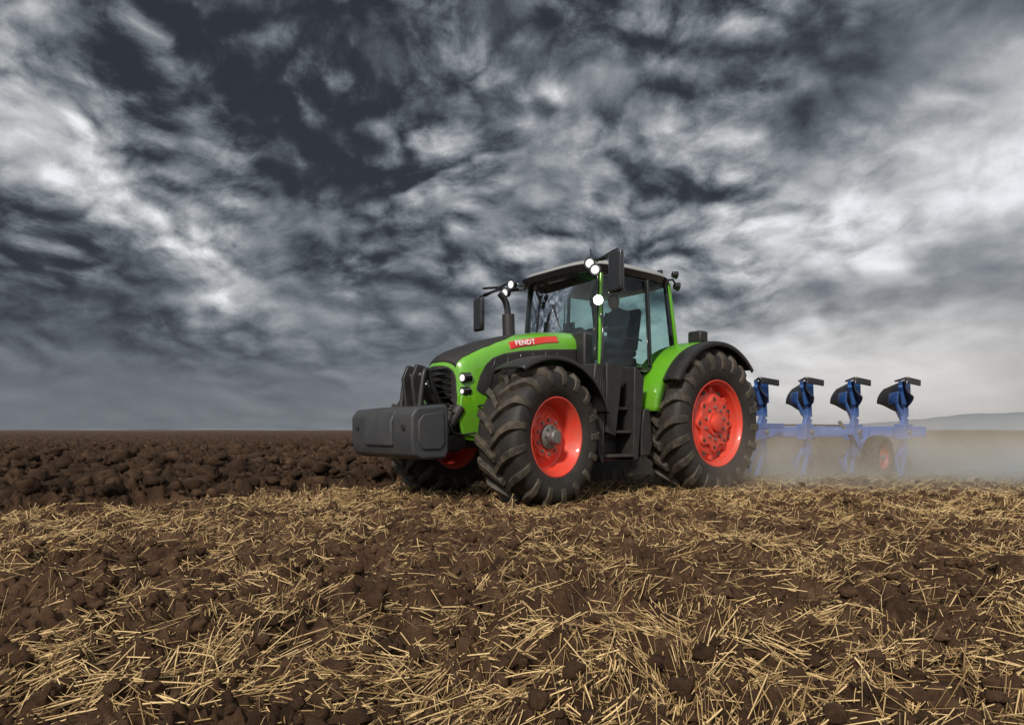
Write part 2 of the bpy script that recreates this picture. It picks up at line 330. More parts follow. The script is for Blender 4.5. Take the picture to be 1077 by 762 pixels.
for sg,nm in((1,'left'),(-1,'right')):
    prism('front_weight_pad_'+nm,[(u+WS,z) for u,z in [(-1.46,.72),(-1.46,.92),(-1.40,.99),(-1.16,1.02),(-1.14,.70),(-1.2,.63),(-1.4,.63)]],sg*.675,sg*.70,GREY,.015)
    cyl('weight_marker_'+nm,(-1.535+WS,sg*.52,.86),(-1.545+WS,sg*.52,.86),.035,BLACK)
# steps & tank
prism('step_side_panel',[(.88,1.62),(.85,1.40),(.90,.62),(.97,.44),(1.04,.44),(1.02,.7),(1.04,1.62)],.60,1.00,BLACK,.02)
prism('fuel_tank',[(1.06,1.55),(1.04,.60),(1.12,.46),(1.65,.46),(1.76,.60),(1.80,.9),(1.72,1.30),(1.84,1.55)],.34,.72,BLACK,.05)
for k in range(4):
    z=.50+k*.29; box('step_%d'%k,1.06,1.52,.72,1.05-.06*k,z,z+.035,DARK,.008)
    box('step_riser_%d'%k,1.06,1.52,.722,.74,z+.04,z+.20,BLACK,.006)
prism('step_rear_stringer',[(1.53,.46),(1.62,.46),(1.74,1.5),(1.56,1.62)],.70,1.02,BLACK,.012)
prism('step_front_shroud',[(1.04,.80),(1.20,.75),(1.34,1.62),(1.04,1.64)],.98,1.03,BLACK,.015)
for k in range(5): 
    tube('panel_rib_%d'%k,[(.90+.03*k,1.003,1.5-.02*k),(.89+.03*k,1.006,1.0),(.92+.02*k,1.003,.55)],.009,BLACK,True)
tube('handrail_front',[(1.10,.86,1.35),(1.06,.92,1.6),(1.10,.92,2.1),(1.16,.82,2.25)],.014,GLOSSB,True)
box('cab_base',1.18,2.7,-.72,.72,1.35,1.62,BLACK,.04)
prism('cab_mount',[(1.6,1.0),(2.1,1.0),(2.0,1.5),(1.6,1.5)],.45,.70,DARK,.02)
# cab frame & glass
A0=lambda s:(1.22,s*.74,1.62); A1=lambda s:(1.30,s*.69,2.82)
B0=lambda s:(2.12,s*.80,1.62); B1=lambda s:(2.12,s*.74,2.84)
C0=lambda s:(2.78,s*.72,1.95); C1=lambda s:(2.62,s*.70,2.86)
for s,nm in((1,'left'),(-1,'right')):
    beam('a_pillar_'+nm,A0(s),A1(s),.030,.045,GREEN if s>0 else GLOSSB,.010)
    beam('a_pillar_seal_'+nm,(1.19,s*.70,1.7),(1.275,s*.66,2.82),.03,.04,GLOSSB)
    beam('b_pillar_'+nm,B0(s),B1(s),.05,.045,GLOSSB,.012)
    beam('c_pillar_'+nm,C0(s),C1(s),.045,.05,GREEN,.010)
    beam('c_pillar_inner_'+nm,(2.72,s*.70,1.9),(2.57,s*.69,2.84),.05,.05,GLOSSB,.010)
    beam('door_sill_'+nm,A0(s),B0(s),.05,.06,GLOSSB,.012)
    patch('door_glass_'+nm,A0(s),B0(s),B1(s),A1(s),GLASS,bulge=(0,s*.05,0))
    patch('rear_side_glass_'+nm,B0(s),(2.80,s*.72,1.75),C1(s),B1(s),GLASS,bulge=(0,s*.01,0))
    beam('door_top_rail_'+nm,A1(s),C1(s),.05,.06,GLOSSB,.012)
    tube('door_frame_'+nm,[(1.27,s*.735,1.68),(1.31,s*.71,2.76),(2.06,s*.765,2.79),(2.07,s*.81,1.68),(1.27,s*.735,1.68)],.012,GLOSSB)
    tube('door_grab_'+nm,[(2.0,s*.76,2.0),(1.9,s*.70,2.05),(1.7,s*.68,2.0)],.012,GLOSSB,True)
patch('windscreen',(1.22,-.72,1.62),(1.22,.72,1.62),(1.30,.68,2.82),(1.30,-.68,2.82),GLASS,bulge=(-.13,0,0),n=14)
patch('rear_window',(2.80,-.72,1.75),(2.80,.72,1.75),(2.62,.70,2.84),(2.62,-.70,2.84),GLASS,bulge=(.04,0,0))
tube('wiper',[(1.17,.25,1.95),(1.13,.10,2.2),(1.14,-.05,2.5)],.008,GLOSSB)
prism('cowl',[(1.10,2.06),(1.30,2.05),(1.30,1.4),(1.10,1.4)],-.60,.60,BLACK,.03)
def roof(name,levels,m,cu=1.90,n=72):
    vs=[];fs=[]
    for (z,hu,hv,off) in levels:
        for i in range(n):
            t=2*math.pi*i/n; e=2/4.5
            x=hu*math.copysign(abs(math.cos(t))**e,math.cos(t)); y=hv*math.copysign(abs(math.sin(t))**e,math.sin(t))
            vs.append((cu+off+x,y,z+ (0.0)))
    for l in range(len(levels)-1):
        for i in range(n): fs.append((l*n+i,l*n+(i+1)%n,(l+1)*n+(i+1)%n,(l+1)*n+i))
    fs.append(tuple(range(n))); k=(len(levels)-1)*n; fs.append(tuple(range(k,k+n)))
    return add(name,vs,fs,m,smooth=True,auto=45)
roof('roof_lower',[(2.80,.80,.70,0),(2.82,.86,.77,0),(2.895,.88,.80,0),(2.905,.86,.78,0)],GLOSSB)
roof('roof_cover',[(2.906,.84,.78,.01),(2.92,.84,.78,.01),(2.965,.80,.74,.02),(2.99,.68,.60,.03),(2.998,.4,.35,.03)],ROOF)
# lights
def wl(name,p,r,lm,d=(-1,0.15,-.15)):
    d=Vector(d).normalized(); p=Vector(p)
    cyl(name,tuple(p-d*.05),tuple(p+d*.02),r*.8,GLOSSB,r2=r*1.12); cyl(name+'_lens',tuple(p+d*.0205),tuple(p+d*.026),r*.78,lm,bevel=.002)
for s,nm in((1,'left'),(-1,'right')):
    lm=LAMPD; vi=0 if s>0 else .14
    wl('roof_light_a_'+nm,(.97,s*(.82-vi),2.84),.066,lm,(-1,.25*s+.35,-.1)); wl('roof_light_b_'+nm,(.95,s*(.93-vi),2.74),.066,lm,(-1,.25*s+.35,-.1))
    tube('light_bracket_'+nm,[(1.2,s*.66,2.84),(1.02,s*.80,2.90),(1.0,s*1.0,2.86),(.92,s*1.28,2.88)],.018,GLOSSB)
    tube('light_bracket_low_'+nm,[(1.2,s*.66,2.80),(1.02,s*.85,2.78),(.99,s*(.98-vi),2.76)],.015,GLOSSB)
    z0,z1=(2.40,2.87) if s>0 else (2.26,2.74)
    tube('mirror_arm_'+nm,[(1.0,s*.9,2.86),(.93,s*1.24,z1+.03),(.90,s*1.33,z1+.03),(.90,s*1.33,z1-.05)],.017,GLOSSB)
    box('mirror_'+nm,.84,.91,s*1.22,s*1.43,z0,z1,GLOSSB,.03)
    box('mirror_glass_'+nm,.911,.915,s*1.24,s*1.41,z0+.03,z1-.03,STEEL,.001)
    wl('rear_light_a_'+nm,(2.58,s*.86,2.93),.05,GLOSSB,(1,.5*s,-.1)); wl('rear_light_b_'+nm,(2.70,s*.80,2.80),.055,GLOSSB,(1,.5*s,-.1))
    tube('rear_bracket_'+nm,[(2.5,s*.7,2.87),(2.6,s*.8,2.88),(2.68,s*.8,2.80)],.015,GLOSSB)
wl('pillar_worklight',(1.14,.80,2.42),.06,GLOSSB,(-1,.75,-.1)); cyl('pillar_worklight_bulb',(1.105,.826,2.417),(1.095,.834,2.416),.055,LAMP,bevel=.002)
tube('antenna',[(1.0,.82,2.88),(.98,.82,3.02)],.008,GLOSSB)
cyl('beacon',(2.55,.62,2.99),(2.55,.62,3.03),.04,GLOSSB)
tube('exhaust',[(.85,-.60,1.7),(.83,-.60,2.3),(.83,-.60,2.48),(.79,-.62,2.62),(.72,-.64,2.68)],.045,GLOSSB,True)
cyl('exhaust_shield',(.85,-.58,1.75),(.84,-.60,2.40),.085,BLACK)
tube('mirror_pole_right',[(1.1,-.70,2.80),(.98,-1.0,2.82),(.90,-1.25,2.78)],.018,GLOSSB)
# rear linkage
for s in(1,-1):
    beam('rear_lower_link_%d'%(s+1),(3.2,s*.3,.75),(4.15,s*.42,.62),.06,.10,DARK)
    beam('rear_lift_arm_%d'%(s+1),(3.2,s*.35,1.3),(3.8,s*.40,1.25),.07,.09,DARK)
    cyl('rear_lift_rod_%d'%(s+1),(3.75,s*.40,1.25),(3.8,s*.40,.68),.03,DARK)
cyl('rear_top_link',(3.35,0,1.25),(4.15,0,1.25),.04,STEEL)
# interior
box('seat_base',2.10,2.55,-.22,.22,1.62,1.86,SEAT,.04); box('seat_cushion',2.02,2.52,-.25,.25,1.86,1.97,SEAT,.05)
prism('seat_back',[(2.44,1.95),(2.56,1.95),(2.66,2.55),(2.58,2.58),(2.52,2.5)],-.23,.23,SEAT,.05); 
box('armrest',1.95,2.4,-.40,-.29,2.08,2.16,SEAT,.03); tube('armrest_stick',[(1.98,-.35,2.15),(1.94,-.35,2.27)],.022,GLOSSB)
prism('dashboard',[(1.32,1.62),(1.52,1.62),(1.50,2.0),(1.58,2.14),(1.42,2.2),(1.33,2.1)],-.22,.22,GLOSSB,.03)
tube('steering_column',[(1.5,0,1.75),(1.68,0,2.14)],.035,GLOSSB)
n=40; swc=(1.70,0,2.15)
tube('steering_wheel',[(swc[0]+.18*math.cos(2*math.pi*i/n)*.86,.20*math.sin(2*math.pi*i/n),swc[2]-.18*math.cos(2*math.pi*i/n)*-.45) for i in range(n+1)],.014,GLOSSB)
tube('steering_spoke',[(1.70,-.19,2.15),(1.70,.19,2.15)],.012,GLOSSB)
box('display_terminal',1.78,1.82,-.52,-.30,2.18,2.36,GLOSSB,.012); tube('terminal_arm',[(2.0,-.4,2.12),(1.85,-.4,2.25)],.014,GLOSSB)
# ================================================================ DRIVER
drv=bpy.data.objects.new('driver',None); sc.collection.objects.link(drv); drv.location=tr.location; drv.rotation_euler=tr.rotation_euler; PARENT=drv
def skin(name,pts,edges,rad,m,root=0,sub=2):
    me=bpy.data.meshes.new(name); me.from_pydata([L(*p) for p in pts],edges,[]); ob=bpy.data.objects.new(name,me); sc.collection.objects.link(ob); ob.parent=PARENT
    md=ob.modifiers.new('k','SKIN'); md.use_smooth_shade=True
    for i,r in enumerate(rad):
        sv=me.skin_vertices[0].data[i]; sv.radius=(r if isinstance(r,tuple) else (r,r)); sv.use_root=(i==root)
    s=ob.modifiers.new('s','SUBSURF'); s.levels=sub; s.render_levels=sub; me.materials.append(m); return ob
P=[(2.34,0,2.06),(2.38,0,2.25),(2.37,0,2.42),(2.34,0,2.54),(2.32,0,2.60)]
E=[(0,1),(1,2),(2,3),(3,4)];Rr=[(.14,.12),(.14,.11),(.16,.11),(.07,.06),(.055,.055)]
for s in(1,-1):
    b=len(P); P+=[(2.36,s*.17,2.47),(2.22,s*.27,2.26),(1.98,s*.23,2.20),(1.82,s*.19,2.20)]; E+=[(2,b),(b,b+1),(b+1,b+2),(b+2,b+3)]; Rr+=[.065,.05,.042,.03]
    b=len(P); P+=[(2.28,s*.10,2.04),(1.88,s*.14,2.08),(1.78,s*.14,1.72),(1.66,s*.14,1.67)]; E+=[(0,b),(b,b+1),(b+1,b+2),(b+2,b+3)]; Rr+=[.09,.065,.05,.04]
skin('body',P,E,Rr,SHIRT)
bm=bmesh.new(); bmesh.ops.create_icosphere(bm,subdivisions=4,radius=1)
for v in bm.verts:
    x,y,z=v.co
    fx=-x
    nx=x*.098; ny=y*.076*(1-.15*max(0,-z)); nz=z*.12
    if fx>0:
        g=math.exp(-((y/.16)**2+((z+.05)/.22)**2)); nx-=.026*g
        nx+=.010*math.exp(-(((abs(y)-.38)/.16)**2+((z-.12)/.1)**2))
        nx-=.008*math.exp(-((y/.3)**2+((z+.5)/.1)**2))
        nx-=.012*math.exp(-((y/.35)**2+((z+.85)/.2)**2))
    v.co=(nx,ny,nz)
me=bpy.data.meshes.new('head'); bm.to_mesh(me); bm.free(); me.materials.append(SKIN); me.materials.append(HAIR)
for p in me.polygons:
    p.use_smooth=True; c=p.center
    if c.z>.055 or (c.x>.015 and c.z>-.05): p.material_index=1
hd=bpy.data.objects.new('head',me); sc.collection.objects.link(hd); hd.parent=drv; hd.location=L(2.29,0,2.66); hd.rotation_euler=(0,0,math.radians(12))
for s in(1,-1):
    cyl('ear_%d'%(s+1),(2.295,s*.072,2.655),(2.305,s*.088,2.66),.026,SKIN,n=12); cyl('eye_%d'%(s+1),(2.212,s*.03,2.672),(2.204,s*.03,2.672),.010,HAIR,n=10,bevel=.002)
    skin('palm_%d'%(s+1),[(1.84,s*.19,2.20),(1.77,s*.19,2.20)],[(0,1)],[.026,.034],SKIN)
    for k in range(4):
        o=(k-1.5)*.019; Lf=[.9,1,.95,.78][k]
        skin('finger_%d_%d'%(s+1,k),[(1.78,s*.19+o,2.205),(1.74,s*.19+o,2.215),(1.715,s*.19+o,2.20-.005*Lf),(1.725,s*.19+o,2.175)],[(0,1),(1,2),(2,3)],[.010,.010,.009,.008],SKIN,sub=1)
    skin('thumb_%d'%(s+1),[(1.80,s*.165,2.19),(1.765,s*.145,2.185),(1.735,s*.15,2.17)],[(0,1),(1,2)],[.012,.011,.009],SKIN,sub=1)

# ================================================================ PLOUGH
pl=bpy.data.objects.new('plough',None); sc.collection.objects.link(pl); pl.location=tr.location; pl.rotation_euler=tr.rotation_euler; PARENT=pl
def uv(X,Y): dx,dy=X-P0[0],Y-P0[1]; return dx*C+dy*S, dx*S-dy*C
beam('headstock',(4.2,0,.55),(4.2,0,1.3),.14,.5,BLUE,.02)
cyl('turnover_shaft',(4.2,0,.85),(4.85,0,.85),.14,BLUE)
u1,v1=uv(3.9,12.02); u4,v4=uv(7.45,12.05)
beam('main_beam',(4.75,0,.80),(u1,v1,.80),.16,.16,BLUE,.015)
beam('main_beam_rear',(u1,v1,.80),(u4,v4,.80),.17,.19,BLUE,.015)
beam('adjust_beam',(4.9,.35,.90),(u1+.5,v1+.75,.90),.09,.09,BLUE,.01)
cyl('adjust_cylinder',(4.9,.2,.99),(u1,v1+.2,.97),.045,STEEL)
tube('beam_hoses',[(u1,v1,.91),(u1+.9,v1+.78,.93),(u1+1.6,v1+1.3,.91)],.018,BLACK,True)
def mouldboard(name,cu,cv,zc,up):
    vs=[];fs=[];nx,nz=18,10
    for i in range(nx+1):
        s=i/nx
        for j in range(nz+1):
            h=j/nz
            u=cu-.38+.86*s+.16*h*(1-s)
            v=cv+.20-.72*s**1.35-.17*h*s*s-.07*math.sin(h*math.pi)*(1-.5*s)+.05*h
            hh=h*(.30+.22*math.sin(math.pi*min(1,s*1.1)*.7))*(1-.45*max(0,s-.6)/.4)+.12*s*s
            z=zc+up*(.92-hh)
            vs.append(L(u,v,z))
    for i in range(nx):
        for j in range(nz): k=i*(nz+1)+j; fs.append((k,k+1,k+nz+2,k+nz+1))
    o=add(name,vs,fs,SHARE,smooth=True); m_=o.modifiers.new('s','SOLIDIFY'); m_.thickness=.018
for k,(X) in enumerate((4.50,5.31,6.16,7.06)):
    cu,cv=uv(X,12.0)
    for up,nm in((1,'upper'),(-1,'lower')):
        zc=.80
        pts=[(cu-.04,cv,zc+up*.06),(cu+.06,cv,zc+up*.26),(cu+.04,cv,zc+up*.48),(cu-.10,cv+.02,zc+up*.68),(cu-.26,cv+.05,zc+up*.84)]
        for q in range(4): beam('leg_%s_%d_%d'%(nm,k,q),pts[q],pts[q+1],.07,.20-.02*q,BLUE,.012)
        prism('frog_%s_%d'%(nm,k),[(cu-.30,zc+up*.90),(cu-.14,zc+up*.48),(cu+.12,zc+up*.52),(cu+.10,zc+up*.86)],cv+.02,cv+.08,BLUE,.01)
        beam('landside_%s_%d'%(nm,k),(cu-.34,cv+.20,zc+up*.90),(cu+.28,cv+.17,zc+up*.88),.03,.11,SHARE)
        beam('share_%s_%d'%(nm,k),(cu-.46,cv+.24,zc+up*.94),(cu+.02,cv-.14,zc+up*.92),.05,.03,STEEL)
        mouldboard('mouldboard_%s_%d'%(nm,k),cu,cv,zc,up)
        beam('stay_%s_%d'%(nm,k),(cu+.04,cv,zc+up*.45),(cu+.36,cv-.36,zc+up*.66),.035,.035,BLUE)
        beam('stay_low_%s_%d'%(nm,k),(cu+.10,cv-.04,zc+up*.12),(cu+.30,cv-.30,zc+up*.55),.035,.045,BLUE)
        beam('skimmer_leg_%s_%d'%(nm,k),(cu-.16,cv+.02,zc+up*.30),(cu-.38,cv+.0,zc+up*.56),.045,.06,BLUE)
        patch('skimmer_%s_%d'%(nm,k),(cu-.56,cv+.14,zc+up*.70),(cu-.34,cv-.10,zc+up*.67),(cu-.26,cv-.14,zc+up*.48),(cu-.50,cv+.10,zc+up*.50),BLUE,bulge=(0,-.05,0),thick=.012)
    box('leg_bracket_%d'%k,cu-.20,cu+.18,cv-.09,cv+.09,.66,.94,BLUE,.015)
    cyl('leg_pin_%d'%k,(cu,cv-.13,.80),(cu,cv+.13,.80),.04,STEEL)
wu,wv=uv(6.28,11.42)
tyre('depth_wheel_tyre',(wu,wv,.36),.38,.27,.21,18,1,.014,0,.014)
lathe('depth_wheel_rim',[(-.10,.22),(-.10,.18),(.02,.17),(.05,.18),(.09,.20),(.115,.215),(.11,.222)],(wu,wv,.36),1,RED,n=48)
lathe('depth_wheel_disc',[(.03,.185),(.04,.16),(.06,.10),(.055,0)],(wu,wv,.36),1,RED,n=48)
lathe('depth_wheel_hub',[(.05,.055),(.11,.05),(.115,0)],(wu,wv,.36),1,STEEL,n=24)
beam('depth_wheel_arm',(wu,wv-.2,.36),(wu-.3,wv-.3,.80),.06,.09,BLUE); cyl('depth_wheel_axle',(wu,wv-.2,.36),(wu,wv,.36),.03,STEEL)
beam('depth_wheel_bracket',(wu-.3,wv-.3,.80),(wu-.55,wv-.75,.80),.09,.10,BLUE)
beam('depth_wheel_fork',(wu-.1,wv-.22,.42),(wu+.35,wv-.32,.84),.07,.09,BLUE)
cyl('depth_wheel_ram',(wu-.1,wv-.25,.5),(wu-.45,wv-.45,.98),.03,STEEL)
tube('hose_bundle',[(4.3,.1,1.35),(4.8,.15,1.15),(5.6,.2,1.0),(u1,v1,.95)],.03,BLACK,True)
PARENT=None

# ================================================================ GROUND
def hsh(ix,iy,seed):
    h=(ix.astype(np.int64)*374761393+iy.astype(np.int64)*668265263+seed*1442695041)&0xffffffff
    h=((h^(h>>13))*1274126177)&0xffffffff; h=(h^(h>>16))
    return (h&0xffffff)/float(0xffffff)
def pn(x,y,seed=0):
    ix=np.floor(x);iy=np.floor(y);fx=x-ix;fy=y-iy; ux=fx*fx*fx*(fx*(fx*6-15)+10);uy=fy*fy*fy*(fy*(fy*6-15)+10)
    def g(dx,dy):
        a=hsh(ix+dx,iy+dy,seed)*2*math.pi; return np.cos(a)*(fx-dx)+np.sin(a)*(fy-dy)
    return ((g(0,0)*(1-ux)+g(1,0)*ux)*(1-uy)+(g(0,1)*(1-ux)+g(1,1)*ux)*uy)*1.5
def fbm(x,y,o=4,seed=0):
    r=0;a=1
    for k in range(o): r=r+a*pn(x*2**k+k*17.3,y*2**k-k*9.1,seed+k); a*=.55
    return r
def clods(x,y,s,seed,fill=.75):
    x=x/s;y=y/s; ix=np.floor(x);iy=np.floor(y); best=np.zeros_like(x)
    for dx in(-1,0,1):
        for dy in(-1,0,1):
            jx=ix+dx;jy=iy+dy
            px=jx+hsh(jx,jy,seed);py=jy+hsh(jx,jy,seed+1); r=.35+.5*hsh(jx,jy,seed+2); on=hsh(jx,jy,seed+3)<fill
            st=.7+.6*hsh(jx,jy,seed+4); d2=(((x-px)*st)**2+((y-py)/st)**2)/(r*r)
            hgt=np.sqrt(np.clip(1-d2,0,1))*r*on; best=np.maximum(best,hgt)
    return best
def sstep(a,b,x): t=np.clip((x-a)/(b-a),0,1); return t*t*(3-2*t)
def plmask(x,y):
    dx=x-P0[0];dy=y-P0[1]; u=dx*C+dy*S; v=dx*S-dy*C
    edge=-1.42+.12*pn(u*1.1,v*0+3.1,5)+.09*pn(u*5,v*4,6)+.05*pn(u*14,v*13,7)+sstep(6.0,9.0,u)*3.1
    return 1-sstep(edge-.30,edge+.04,v),u,v
def height(x,y):
    pm,u,v=plmask(x,y); r=np.hypot(x,y)
    wx=x+.03*pn(x*9,y*9,31)+.014*pn(x*31,y*31,36);wy=y+.03*pn(x*9+5,y*9,32)+.014*pn(x*31+5,y*31,37)
    base=.026*fbm(x*.9,y*.9,3,1)-.045
    un=base+.09*clods(wx,wy,.17,40,.5)*sstep(-.5,.4,pn(x*.8,y*.8,77)+.15)+.08*clods(wx,wy,.085,50,.7)+.05*clods(wx,wy,.036,60,.8)+.012*fbm(x*30,y*30,3,8)
    wu_=u+.12*pn(u*2,v*2,33);wv_=v+.1*pn(u*2.3,v*2.3,34)
    p=-.01+.06*np.sin(2*np.pi*wv_/.48)+.18*clods(wu_,wv_,.40,70,.65)+.18*clods(wx+.05*pn(x*12,y*12,35),wy,.2,80,.7)+.15*clods(wx,wy,.09,90,.85)+.08*clods(wx,wy,.04,95,.8)+.035*fbm(x*14,y*14,4,9)
    h=un*(1-pm)+(base+p)*pm
    h=h+sstep(60,900,r)*1.2*fbm(x/180.,y/180.,3,12)*sstep(60,600,r)
    return h,pm
def rings():
    r=[.3]
    while r[-1]<6000:
        q=r[-1]; k=.03 if q<1.3 else (.0034 if q<25 else (.007 if q<70 else .03)); r.append(q*(1+k))
    return np.array(r)
rs=rings()
ang=np.concatenate([np.radians(np.arange(-52,52.01,.15)),np.radians(np.arange(55,306,3.0))])
RR,AA=np.meshgrid(rs,ang,indexing='ij'); X=(RR*np.sin(AA)).ravel(); Y=(RR*np.cos(AA)).ravel()
Z,PM=height(X,Y)
nr,na=len(rs),len(ang); print('ground verts',nr*na)
co=np.empty((nr*na+1,3)); co[:-1,0]=X;co[:-1,1]=Y;co[:-1,2]=Z; co[-1]=(0,0,0)
i=np.arange(nr-1)[:,None]; j=np.arange(na)[None,:]; jn=(j+1)%na
q=np.stack([i*na+j+0*j,i*na+jn,(i+1)*na+jn,(i+1)*na+j],-1).reshape(-1,4)[:, ::-1]
tri=np.stack([np.full(na,nr*na),(np.arange(na)+1)%na,np.arange(na)],-1)
def npmesh(name,co,quads,tris=None,smooth=True):
    me=bpy.data.meshes.new(name); me.vertices.add(len(co)); me.vertices.foreach_set('co',co.astype(np.float32).ravel())
    nt_=0 if tris is None else len(tris); loops=quads.ravel() if nt_==0 else np.concatenate([quads.ravel(),tris.ravel()])
    me.loops.add(len(loops)); me.loops.foreach_set('vertex_index',loops.astype(np.int32))
    nq=len(quads); st=np.concatenate([np.arange(nq)*4,nq*4+np.arange(nt_)*3]); me.polygons.add(nq+nt_)
    me.polygons.foreach_set('loop_start',st.astype(np.int32))
    me.update(calc_edges=True); me.validate()
    if smooth: me.polygons.foreach_set('use_smooth',np.ones(len(me.polygons),dtype=bool))
    ob=bpy.data.objects.new(name,me); sc.collection.objects.link(ob); return ob
g=npmesh('ground',co,q,tri)
at=g.data.attributes.new('ploughed','FLOAT','POINT'); at.data.foreach_set('value',np.append(PM,0).astype(np.float32))
def soilmat():
    m=bpy.data.materials.new('soil'); m.use_nodes=True; nt=m.node_tree; b=nt.nodes['Principled BSDF']; b.inputs['Roughness'].default_value=.9; b.inputs['Specular IOR Level'].default_value=.2
    geo=nt.nodes.new('ShaderNodeNewGeometry')
    def noise(s,d,rg=.6):
        n=nt.nodes.new('ShaderNodeTexNoise'); n.inputs['Scale'].default_value=s;n.inputs['Detail'].default_value=d;n.inputs['Roughness'].default_value=rg; nt.links.new(geo.outputs['Position'],n.inputs['Vector']); return n.outputs[0]
    def ramp(f,stops):
        r=nt.nodes.new('ShaderNodeValToRGB'); nt.links.new(f,r.inputs[0]); e=r.color_ramp.elements
        while len(e)<len(stops): e.new(.5)
        for k,(p,c) in enumerate(stops): e[k].position=p; e[k].color=(*c,1)
        return r.outputs[0]
    def mix(f,a,b_):
        x=nt.nodes.new('ShaderNodeMix'); x.data_type='RGBA'; nt.links.new(f,x.inputs[0]); nt.links.new(a,x.inputs[6]); nt.links.new(b_,x.inputs[7]); return x.outputs[2]
    c1=ramp(noise(5,9,.74),[(.3,(.042,.022,.012)),(.5,(.118,.064,.035)),(.7,(.25,.150,.088))])
    c2=ramp(noise(4,9,.72),[(.3,(.024,.0135,.008)),(.52,(.066,.037,.021)),(.72,(.15,.088,.052))])
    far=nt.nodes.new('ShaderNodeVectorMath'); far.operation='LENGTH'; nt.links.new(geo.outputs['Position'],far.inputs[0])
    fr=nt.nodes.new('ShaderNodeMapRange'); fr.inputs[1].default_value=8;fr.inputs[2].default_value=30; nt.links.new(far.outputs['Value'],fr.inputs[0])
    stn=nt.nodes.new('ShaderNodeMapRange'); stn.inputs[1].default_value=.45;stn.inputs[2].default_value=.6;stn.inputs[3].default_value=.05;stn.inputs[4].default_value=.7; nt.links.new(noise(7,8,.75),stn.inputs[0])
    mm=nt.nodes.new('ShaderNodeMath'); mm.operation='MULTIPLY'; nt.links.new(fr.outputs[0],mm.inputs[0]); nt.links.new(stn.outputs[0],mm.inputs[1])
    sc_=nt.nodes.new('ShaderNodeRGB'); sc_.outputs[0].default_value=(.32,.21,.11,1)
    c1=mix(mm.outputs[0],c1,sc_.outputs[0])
    a=nt.nodes.new('ShaderNodeAttribute'); a.attribute_name='ploughed'
    c=mix(a.outputs['Fac'],c1,c2)
    haze_fac=nt.nodes.new('ShaderNodeMapRange'); haze_fac.inputs[1].default_value=60;haze_fac.inputs[2].default_value=900;haze_fac.inputs[4].default_value=.6; nt.links.new(far.outputs['Value'],haze_fac.inputs[0])
    haze_col=nt.nodes.new('ShaderNodeRGB'); haze_col.outputs[0].default_value=(.16,.13,.11,1)
    c=mix(haze_fac.outputs[0],c,haze_col.outputs[0])  # distance haze painted into the soil colour, greyer far off
    nt.links.new(c,b.inputs['Base Color'])
    bp=nt.nodes.new('ShaderNodeBump'); bp.inputs['Strength'].default_value=1.0; bp.inputs['Distance'].default_value=.05; nt.links.new(noise(34,9,.78),bp.inputs['Height']); nt.links.new(bp.outputs[0],b.inputs['Normal'])
    return m
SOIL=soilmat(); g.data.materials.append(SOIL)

bm=bmesh.new(); bmesh.ops.create_icosphere(bm,subdivisions=2,radius=1); bv=np.array([v.co[:] for v in bm.verts]); bf=np.array([[v.index for v in f.verts] for f in bm.faces]); bm.free()
def scatter_fan(n,r0,r1,p,half=46):
    t=rng.random(n); r=(r0**p+t*(r1**p-r0**p))**(1/p); a=np.radians(rng.uniform(-half,half,n)); return r*np.sin(a),r*np.cos(a),r
N1=30000; cx,cy,cr=scatter_fan(N1,1.5,24,.9)
cz,cpm=height(cx,cy); size=(.004+.032*rng.random(N1)**4.5)*(1+2.2*cpm)*(1+cr*.03)
nb=len(bv); allv=np.empty((N1,nb,3))
for var in range(24):
    idx=np.arange(var,N1,24); d=rng.normal(0,.22,nb); 
    base=bv*(1+d)[:,None]
    an=rng.random(len(idx))*6.28; ca,sa=np.cos(an),np.sin(an); sx=.8+.5*rng.random(len(idx)); szz=.55+.4*rng.random(len(idx))
    x=base[:,0][None]*sx[:,None]; y=base[:,1][None]*np.ones_like(x); z=base[:,2][None]*szz[:,None]
    allv[idx,:,0]=(x*ca[:,None]-y*sa[:,None])*size[idx,None]+cx[idx,None]; allv[idx,:,1]=(x*sa[:,None]+y*ca[:,None])*size[idx,None]+cy[idx,None]; allv[idx,:,2]=z*size[idx,None]+cz[idx,None]+size[idx,None]*.25
tf=(bf[None]+ (np.arange(N1)*nb)[:,None,None]).reshape(-1,3)
ob=npmesh('soil_clods',allv.reshape(-1,3),np.empty((0,4),int),tf)
at=ob.data.attributes.new('ploughed','FLOAT','POINT'); at.data.foreach_set('value',np.repeat(cpm,nb).astype(np.float32)); ob.data.materials.append(SOIL)

